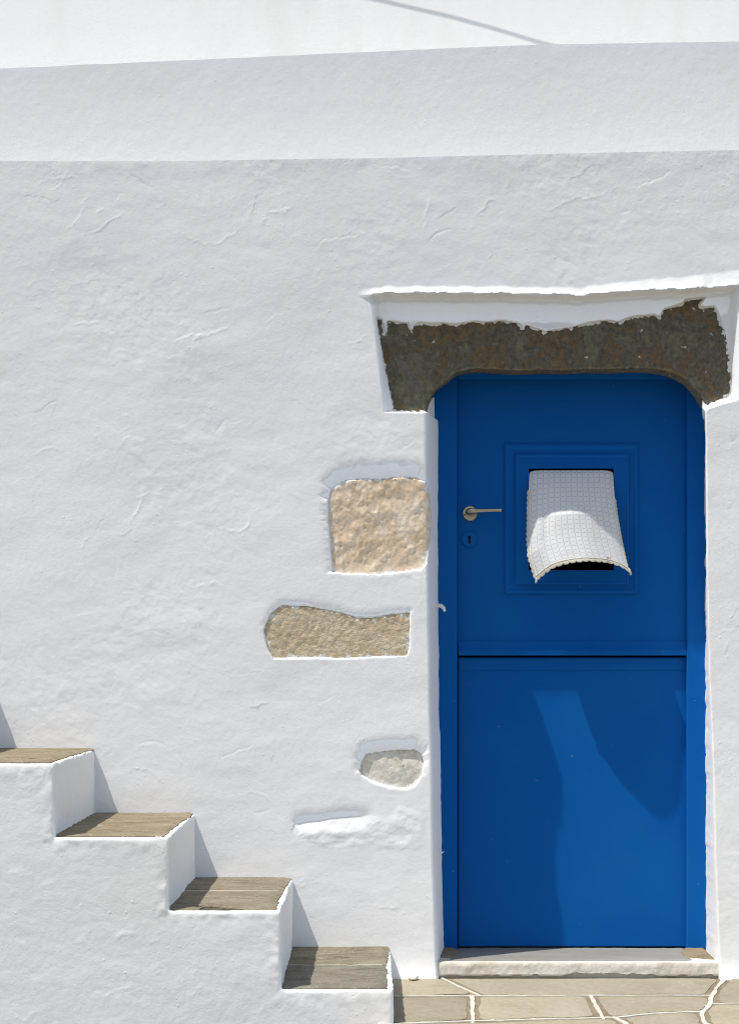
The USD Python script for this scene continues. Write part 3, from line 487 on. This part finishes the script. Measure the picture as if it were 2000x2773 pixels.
kh = unary_union([Point(0, .006).buffer(.0055), Polygon([(-.003, .004), (.003, .004), (.0042, -.0135), (-.0042, -.0135)])])
em = trimesh.creation.extrude_polygon(Point(0, 0).buffer(.0240, 24).difference(kh), .0070, engine='earcut')
em.vertices = np.stack([kc[0] + em.vertices[:, 0], YD + .0005 - em.vertices[:, 2], kc[2] + em.vertices[:, 1]], 1); em.fix_normals()
obj('keyhole_plate', em, M_BLUE, leaf, 30); 
km = trimesh.creation.extrude_polygon(kh.buffer(.001), .0008, engine='earcut'); km.vertices = np.stack([kc[0] + km.vertices[:, 0], YD - .0004 - km.vertices[:, 2], kc[2] + km.vertices[:, 1]], 1); km.fix_normals()
obj('keyhole', km, M_DARK, leaf, False)
lower = obj('lower_leaf', cbox(x0, x1, YD, LT, zbot, fz(1456)), M_BLUE, door, False)
obj('top_rail', cbox(x0 + .001, x1 - .001, YD - .004, YD + .002, fz(1484), fz(1457.2), .002), M_BLUE, lower, False)
for px, sd in ((1014, 0), (1519, 1)):
    obj('rebate', cbox(fx(px) - .003, fx(px) + .003, YD + .012, LT + .02, .05, 1.9), M_DARK, door, False)

# ------------------------------------------------------------------ curtain blown out of the door's window
curtain = thing('curtain', 'white checked cotton curtain with lace edge blown out of the blue door window', 'curtain')
NU, NV = 72, 84
u, v = np.meshgrid(np.linspace(0, 1, NU), np.linspace(0, 1, NV))
lx = np.interp(v, [0, .1, .3, .6, .75, 1], [1172, 1171, 1169, 1168, 1170, 1186]); rx = np.interp(v, [0, .2, .4, .65, .85, 1], [1357, 1360, 1366, 1376, 1385, 1392])
bt = np.interp(u, [0, .05, .1, .18, .28, .4, .55, .7, .8, .9, .95, 1], [1281, 1273, 1264, 1253, 1246, 1241, 1238, 1240, 1243, 1250, 1256, 1263])
A = np.interp(u, [0, .05, .1, .18, .25, .33, .4, .48, .55, .62, .7, .78, .85, .93, 1], [.098, .114, .127, .139, .146, .150, .151, .150, .146, .139, .130, .119, .110, .101, .092])
sag = np.interp(v, [0, .04, .15, .45, 1], [0, .14, .36, .76, 1])
p_ = A * sag - .006 * (1 - v) * (np.exp(-(u / .05) ** 2) + np.exp(-((1 - u) / .05) ** 2)) + .0012 * np.sin(u * 21 + 1.3 * v) * v + .004 * fbm2(u * .5, v * .5, .2, 2, 121) * v
for cx_, sg_ in ((0, 1), (1, -1)):
    th_ = np.arctan2(np.abs(u - cx_), v + .02); rr_ = np.hypot(u - cx_, v)
    p_ += .0022 * np.cos(th_ * 13 + cx_) * np.exp(-rr_ / .33) * sst(0, .12, v)
p_ += .0035 * fbm2(u * .3, v * .35, .06, 3, 122) * sst(0, .1, v)
p_ += .0045 * v * (1 - v) * 4 * (np.exp(-((u - .12) / .05) ** 2) - np.exp(-((u - .2) / .05) ** 2))
bl = 1 - (1 - v) ** 1.12
top_ = 1041.5 + 5 * (np.exp(-u / .04) + np.exp(-(1 - u) / .04)); pyy = top_ + (bt - top_) * bl; pxx = lx + (rx - lx) * u
yy = YD - .004 - p_
k = S * (D + yy) / D
C = np.stack([(pxx - 820) * k, yy, ZC - (pyy - 1455) * k], -1)
cm = trimesh.Trimesh(C.reshape(-1, 3), grid_faces(NV, NU), process=False)
uvc = np.stack([(u * 15 + .5).ravel(), ((1 - v) * 20.5).ravel()], 1)
obj('cloth', cm, M_CLOTH, curtain, True, uv=uvc)
def lace(edge, out, n, w0, w1, lift=.0012):
    """A scalloped strip along an edge: edge (k, 3) points, out (k, 3) outward directions."""
    s = np.concatenate([[0], np.cumsum(np.linalg.norm(np.diff(edge, axis=0), axis=1))]); N = n * 10 + 1; t = np.linspace(0, s[-1], N)
    E = np.stack([np.interp(t, s, edge[:, i]) for i in range(3)], 1); O = np.stack([np.interp(t, s, out[:, i]) for i in range(3)], 1); O /= np.linalg.norm(O, axis=1)[:, None]
    w = w0 + w1 * np.abs(np.sin(np.linspace(0, n * math.pi, N))) ** .6
    L = [E - O * .005 + (0, -lift, 0), E + O * .0 + (0, -lift * 1.6, 0), E + O * (w * .6)[:, None] + (0, -lift, 0), E + O * w[:, None]]
    Vf = np.concatenate(L); Fr = grid_faces(4, N); Vb = Vf + np.array([0, .0016, 0])
    rim = []
    for j in range(N - 1):
        a, b = 3 * N + j, 3 * N + j + 1; rim += [(a, b, b + 4 * N), (a, b + 4 * N, a + 4 * N)]
    return trimesh.Trimesh(np.vstack([Vf, Vb]), np.vstack([Fr, Fr[:, ::-1] + 4 * N, rim]), process=False)
dv = np.gradient(C, axis=0); du = np.gradient(C, axis=1)
obj('lace_trim', lace(C[-1], dv[-1], 16, .0052, .0048), M_LACE, curtain, 60)
obj('lace_trim', lace(C[12:, 0], -du[12:, 0], 17, .002, .0048), M_LACE, curtain, 60)
obj('lace_trim', lace(C[20:, -1], du[20:, -1], 18, .001, .0040), M_LACE, curtain, 60)
obj('seam_cord', tube(C[-3] + (0, -.0015, 0), .0014, 6), M_LACE, curtain, True)
tt = np.linspace(0, 1, 18)
for sx, base in ((.0, C[-1, 0]), (1.0, C[-1, -1])):
    obj('frayed_corner', tube([base + (0, 0, .006), base + (.003, -.003, -.004), base + (.001 + .006 * sx, -.001, -.012), base + (.004 * sx - .001, 0, -.016)], [.003, .0042, .0035, .0012], 7), M_LACE, curtain, 60)
sm = C[-2, 54] + (0, -.003, .004)
st = [tube([sm + (a, 0, b), sm + (c, 0, d)], .0011, 5) for a, b, c, d in ((0, .004, .006, .006), (.006, .006, .007, .002), (.007, .002, .001, -.001), (.011, .006, .012, -.001))]
obj('stitched_mark', join(*st), M_RED, curtain, False)

# ------------------------------------------------------------------ staircase
stairs = thing('staircase', 'whitewashed outdoor staircase with stone treads climbing left along the house wall', 'staircase')
SW = -.70
steps = [(-1.79, 1.307), (-1.47, 1.107), (-1.165, .907), (-.854, .707), (-.544, .507), (-.241, .308), (.062, .094)]
prev = -2.6; mf = None
body = manifold3d.Manifold()
for xe, zt in steps:
    b = manifold3d.Manifold.cube((xe - -2.6, .76, zt + .05 - .003)).translate((-2.6, SW, -.05)); body = body + b
body = body.refine_to_length(.0062)
q = body.to_mesh(); bm = trimesh.Trimesh(np.array(q.vert_properties[:, :3]), np.array(q.tri_verts), process=False)
bm.merge_vertices()
v0 = bm.vertices.copy()
trimesh.smoothing.filter_laplacian(bm, lamb=.5, iterations=3, volume_constraint=False)
vv = bm.vertices.copy(); nn = bm.vertex_normals
fr = np.clip(-nn[:, 1], 0, 1); ri = np.clip(nn[:, 0], 0, 1); tpn = np.clip(nn[:, 2], 0, 1)
rel = relief(vv[:, 0], vv[:, 2], 7) * .8 + crack_relief(vv[:, 0], vv[:, 2], SCRACKS, SW, .0010, 9) + .0016 * fbm2(vv[:, 0], vv[:, 2], .045, 3, 131)
edge_d = np.full(len(vv), 1.0)
for (xe, zt), xq in zip(steps, [-2.7] + [a for a, _ in steps]): edge_d = np.minimum(edge_d, np.where((vv[:, 0] < xe + .02) & (vv[:, 0] > xq - .03), np.abs(vv[:, 2] - zt), 1)); edge_d = np.minimum(edge_d, np.where((vv[:, 2] < zt) & (vv[:, 2] > zt - .2), np.abs(vv[:, 0] - xe), 1))
rel += .010 * sst(.06, 0, edge_d) * fbm2(vv[:, 0], vv[:, 2], .028, 3, 132)
vv += np.stack([0 * fr, -fr * rel, 0 * fr], 1)
vv[:, 0] += ri * (.012 * fbm2(vv[:, 1], vv[:, 2], .3, 2, 133) + .005 * fbm2(vv[:, 1], vv[:, 2], .05, 3, 134))
rim = np.zeros(len(vv)); 
for xe, zt in steps:
    on = np.abs(v0[:, 2] - zt + .003) < .004
    near = sst(.02, .0, np.abs(v0[:, 0] - xe)) * (v0[:, 0] > xe - .2) + sst(.014, .0, v0[:, 1] - SW)
    rim = np.maximum(rim, on * np.clip(near, 0, 1))
vv[:, 0] += rim * .006 * fbm2(v0[:, 1], v0[:, 2], .016, 3, 137) * 2
vv[:, 2] += rim * (.0015 + .006 * fbm2(v0[:, 0] + v0[:, 1], v0[:, 1] * 1.0, .018, 3, 135) * 2) + tpn * .002 * fbm2(vv[:, 0], vv[:, 1], .05, 2, 136)
bm.vertices = vv
obj('plaster_body', bm, M_STEPW, stairs, 50)
joints = {0: .5, 1: .5, 2: .5, 3: .84, 4: .62, 5: .46, 6: .49}
for i, (xe, zt) in enumerate(steps):
    xa = (steps[i - 1][0] if i else -2.6) - .012
    yj = .0 + (SW) * joints[i] * .98
    wob = lambda n, sd, a, sc: a * 2 * fbm2(np.arange(n) * sc, np.zeros(n), .05, 3, sd)
    yb = np.linspace(.02, SW + .020, 60)
    for part, (ya, ybk) in enumerate(((.03, yj + .004), (yj - .004, SW + .016))):
        n = 40
        ex = np.linspace(xa, xe - .014, n); e1 = yj + wob(n, 140 + i, .006, .008)
        if part == 0: lo, hi = np.stack([ex, e1 + .0035], 1), np.stack([ex, np.full(n, .03)], 1)
        else: lo, hi = np.stack([ex, np.full(n, SW + .013) + wob(n, 150 + i, .008, .01)], 1), np.stack([ex, e1 - .0035], 1)
        ny = max(6, int(abs(hi[-1, 1] - lo[-1, 1]) / .010)); ys = np.linspace(lo[-1, 1], hi[-1, 1], ny)
        rt = np.stack([xe - .016 + .016 * 2 * fbm2(ys, ys * 0 + i, .03, 3, 160 + i) * .6 + .012 * sst(SW * .6, -.02, ys), ys], 1)
        pg = Polygon(np.vstack([lo, rt, hi[::-1]])).buffer(0)
        if i == 5 and part == 1:      # the broken front edge of the third tread in view
            gap = roughen([(P(438, 0, SW)[0], SW + .0), (P(446, 0, SW)[0], SW + .046), (P(475, 0, SW)[0], SW + .060), (P(497, 0, SW)[0], SW + .034), (P(535, 0, SW)[0], SW + .026), (P(560, 0, SW)[0], SW + .0)], .006, .006, .03, 88)
            pg = pg.difference(gap.buffer(.001)); gb = gap.intersection(shapely.box(-3, SW + .012, 3, 1))
            if hasattr(gb, 'geoms'): gb = max(gb.geoms, key=lambda g: g.area)
            gm, _ = block(gb, .006, lambda a, b, zt=zt: zt - .0005 + .005 * fbm2(a, b, .02, 3, 89), zt - .02, .002, 6, 'z')
            obj('broken_edge', gm, M_BROKEN, stairs, 40, label='dark broken edge of the stone tread')
        if hasattr(pg, 'geoms'): pg = max(pg.geoms, key=lambda g: g.area)
        tone = .0016 * (part * 2 - 1)
        fn = lambda a, b, zt=zt, i=i, tone=tone: zt + .004 + .003 * fbm2(a, b, .14, 2, 200 + i) + .006 * fbm2(a * .35, b * 2.0, .06, 3, 170 + i) + .0025 * np.round(3 * fbm2(a * .25, b * 1.6, .05, 3, 180 + i)) / 1.5
        sm_, _ = block(pg, .012, fn, zt - .02, .004, 20 + i, 'z')
        mt = M_TREADS[(0, 0, 0, 0, 0, 1, 1)[i]] if part == 0 else M_TREADS[(0, 0, 0, 0, 0, 1, 2)[i]]
        obj('tread_stone', sm_, mt, stairs, 40)
    # thin line of lime between the two tread stones
    ln = LineString(np.stack([np.linspace(xa + .02, xe - .03, 40), yj + wob(40, 140 + i, .006, .008)], 1))
    g = ln.buffer(.0034)
    lm_, _ = block(g, .006, lambda a, b, zt=zt, i=i: zt + .003 + .006 * fbm2(a * .35, b * 2.0, .06, 3, 170 + i) + .0025 * fbm2(a, b, .03, 2, 190), zt - .01, .001, 3, 'z')
    obj('lime_joint', lm_, M_LINE, stairs, 40)
cr = P(475, 2015, -.69)

# ------------------------------------------------------------------ doorstep
step = thing('doorstep', 'low whitewashed doorstep with worn grey marble top under the blue door', 'doorstep')
fx0, fx1 = wallx(960), wallx(1600)
nx_ = 420; xx = np.linspace(fx0, fx1, nx_)
prof_y = [(-.0185, -.03), (-.0185, .0), (-.0165, .006), (-.0165, .013), (-.0160, .020), (-.0160, .028), (-.0155, .036), (-.0150, .043), (-.0125, .0478), (-.006, .0488), (.02, .0490), (.08, .0495), (.16, .050), (.27, .0505)]
rows = []
zb_ = .004 + .055 * np.maximum(0, fbm2(xx, xx * 0, .16, 5, 203) - .03) + .010 * np.maximum(0, fbm2(xx, xx * 0, .03, 3, 204)) * 2
for j, (yy_, zz_) in enumerate(prof_y):
    flake = .008 * fbm2(xx, xx * 0 + zz_ * 1.5, .05, 4, 201) + .004 * fbm2(xx, xx * 0 + zz_ * 2, .018, 3, 206) if j < 10 else 0
    z_ = np.full_like(xx, zz_)
    if j == 1: z_ = zb_ + .001
    if 2 <= j < 6: z_ = np.maximum(z_, zb_ + .001 * j)
    rows.append(np.stack([xx, yy_ - flake + (.016 if j < 2 else 0) + xx * 0, z_ + .0012 * fbm2(xx, xx * 0 + yy_, .05, 3, 202)], -1))
G = np.stack(rows); obj('plaster_sill', (G.reshape(-1, 3), grid_faces(*G.shape[:2])), M_SILLW, step, 38)
mp = roughen([(wallx(992), .003), (wallx(1300), .001), (wallx(1520), .003), (wallx(1536), .02), (wallx(1534), .10), (wallx(1545), .24), (wallx(1000), .24), (wallx(1003), .12)], .01, .004, .05, 9)
mm, _ = block(mp, .012, lambda a, b: .0515 + .0025 * fbm2(a, b, .1, 3, 205) + .010 * b, .04, .003, 7, 'z')
obj('marble_slab', mm, M_MARBLE, step, 40)
for pts, sd in (([(wallx(976), .06), (wallx(1000), .05), (wallx(1028), .12), (wallx(1012), .235), (wallx(972), .235)], 1), ([(wallx(1520), .07), (wallx(1585), .025), (wallx(1588), .21), (wallx(1540), .21), (wallx(1524), .15)], 2)):
    pg = roughen(pts, .008, .006, .03, 210 + sd)
    cmn, _ = block(pg, .007, lambda a, b, sd=sd: .0555 + .010 * fbm2(a, b, .04, 3, 211 + sd) + (.06 * np.maximum(0, b - .10) if sd == 1 else .02 * b), .045, .008, 5, 'z')
    obj('cement_patch', cmn, M_CEMENT, step, 50)

# ------------------------------------------------------------------ street paving
gr = trimesh.creation.cylinder(60, .04, sections=64); gr.apply_translation((0, 0, -.032))
tag(obj('ground', gr, M_GROUND, None, False), 'stone paved street ground', None, kind='structure')
pave = thing('pavement', 'street paving of large pale stones in brown cement with white painted joints', None, 'structure')
px0, px1, py0, py1 = .02, 2.6, -1.75, -.004
gxx, gyy = np.meshgrid(np.linspace(px0 - .1, px1, 130), np.linspace(py0, .03, 130))
G = np.stack([gxx, gyy, -.002 + .003 * fbm2(gxx, gyy, .12, 3, 221)], -1)
obj('cement_bed', (G.reshape(-1, 3), grid_faces(130, 130)), M_CEMENT, pave, True)
gl = lambda pts: [ground_pt(a, b) for a, b in pts]
def ext(pts, a=0., b=0.):
    q = [np.array(t, float) for t in pts]
    if a: d = q[0] - q[1]; q[0] = q[0] + d / np.linalg.norm(d) * a
    if b: d = q[-1] - q[-2]; q[-1] = q[-1] + d / np.linalg.norm(d) * b
    return [tuple(t) for t in q]
v3 = gl([(1604,2166.5),(1587,2188),(1578,2205),(1572,2213),(1574,2224),(1556,2241),(1553,2250),(1563,2268)]); v3 = v3 + [(1.02, -.95), (1.0, -1.2)]
lines = [(ext(gl([(870,2207),(1045,2206),(1306,2205),(1578,2205)]), .2, .004), .0085), (ext(gl([(979,2166.5),(1015,2185),(1060,2204)]), .03, .02), .0075), (ext(gl([(1045,2206),(1047,2262)]), .01, .03), .0085),
         (ext(gl([(880,2268),(1047,2262),(1238,2257),(1366,2254),(1442,2245),(1556,2241)]), .2, .01), .0085), (ext(gl([(1306,2205),(1318,2228),(1334,2255)]), .01, .02), .008), (ext(gl([(1361,2254),(1387,2268)]) + [(.62, -.9), (.66, -1.2)], .01), .0085),
         (ext(v3, .01, .02), .010), (ext(gl([(1574,2224),(1640,2223)]) + [(2.6, -.42)], .01), .0075),
         ([(0, -1.2), (1.0, -1.18), (2.6, -1.2)], .008), ([(.3, -1.17), (.34, -1.76)], .008), ([(1.0, -1.17), (1.1, -1.76)], .008), ([(1.9, -1.17), (1.8, -1.76)], .008), ([(1.75, .0), (1.7, -.43)], .008), ([(1.55, -.4), (1.6, -1.2)], .008), ([(2.2, -.4), (2.15, -1.2)], .008)]
def wig(pts, amp, sd):
    l = LineString(pts); n = max(4, int(l.length / .012)); q = np.array([l.interpolate(i / n, normalized=True).coords[0] for i in range(n + 1)])
    return LineString(q + amp * 2 * np.stack([fbm2(q[:, 0], q[:, 1], .06, 3, sd), fbm2(q[:, 0], q[:, 1], .06, 3, sd + 9)], 1))
wl = [wig(a, .006, 230 + i) for i, (a, _) in enumerate(lines)]
area = shapely.box(px0, py0, px1, py1)
cells = [c for c in polygonize(unary_union([*wl, area.exterior])) if c.area > .004]
for i, c in enumerate(sorted(cells, key=lambda g: (-round(g.centroid.y, 2), g.centroid.x))):
    g = c.buffer(-.040).buffer(.022)
    if g.is_empty: continue
    if hasattr(g, 'geoms'): g = max(g.geoms, key=lambda t: t.area)
    g = roughen(list(g.exterior.coords), .012, .022, .12, 250 + i)
    if g.area < .002: continue
    tilt = RNG.uniform(-.004, .004, 2); cx, cy = g.centroid.coords[0]
    sl, _ = block(g, .022, lambda a, b: .0025 + .0030 * fbm2(a, b, .09, 3, 270 + i) + tilt[0] * (a - cx) + tilt[1] * (b - cy), -.02, .003, 30 + i, 'z')
    obj('paving_stone', sl, M_SLABS[i % 3], pave, 40)
for i, (l, (_, hw)) in enumerate(zip(wl, lines)):
    q = np.array(l.coords); hwv = hw * .66 * (1 + 1.5 * fbm2(q[:, 0], q[:, 1], .035, 3, 300 + i))
    t = np.gradient(q, axis=0); t /= np.linalg.norm(t, axis=1)[:, None]; nrm = np.stack([-t[:, 1], t[:, 0]], 1)
    g = Polygon(np.vstack([q + nrm * hwv[:, None], (q - nrm * hwv[:, None])[::-1]])).buffer(0).intersection(area)
    if g.is_empty: continue
    if hasattr(g, 'geoms'): g = max(g.geoms, key=lambda s: s.area)
    lm_, _ = block(g, .010, lambda a, b: .0030 + .0008 * i / 20 + .0025 * fbm2(a, b, .02, 3, 320), -.01, .0025, 50 + i, 'z')
    obj('painted_joint', lm_, M_LINE, pave, 40)
pb = np.array(ground_pt(915, 2173)); pm = trimesh.creation.icosphere(3, 1.0)
pm.vertices = pm.vertices * (.016, .021, .009) * (1 + .35 * (meshkit.fbm(pm.vertices * 1.6, 3, 5) - .5))[:, None] + (pb[0], pb[1], .010)
tag(obj('pebble', pm, M_STONE_C, None, True), 'small pale pebble on the paving between staircase and doorstep', 'pebble')
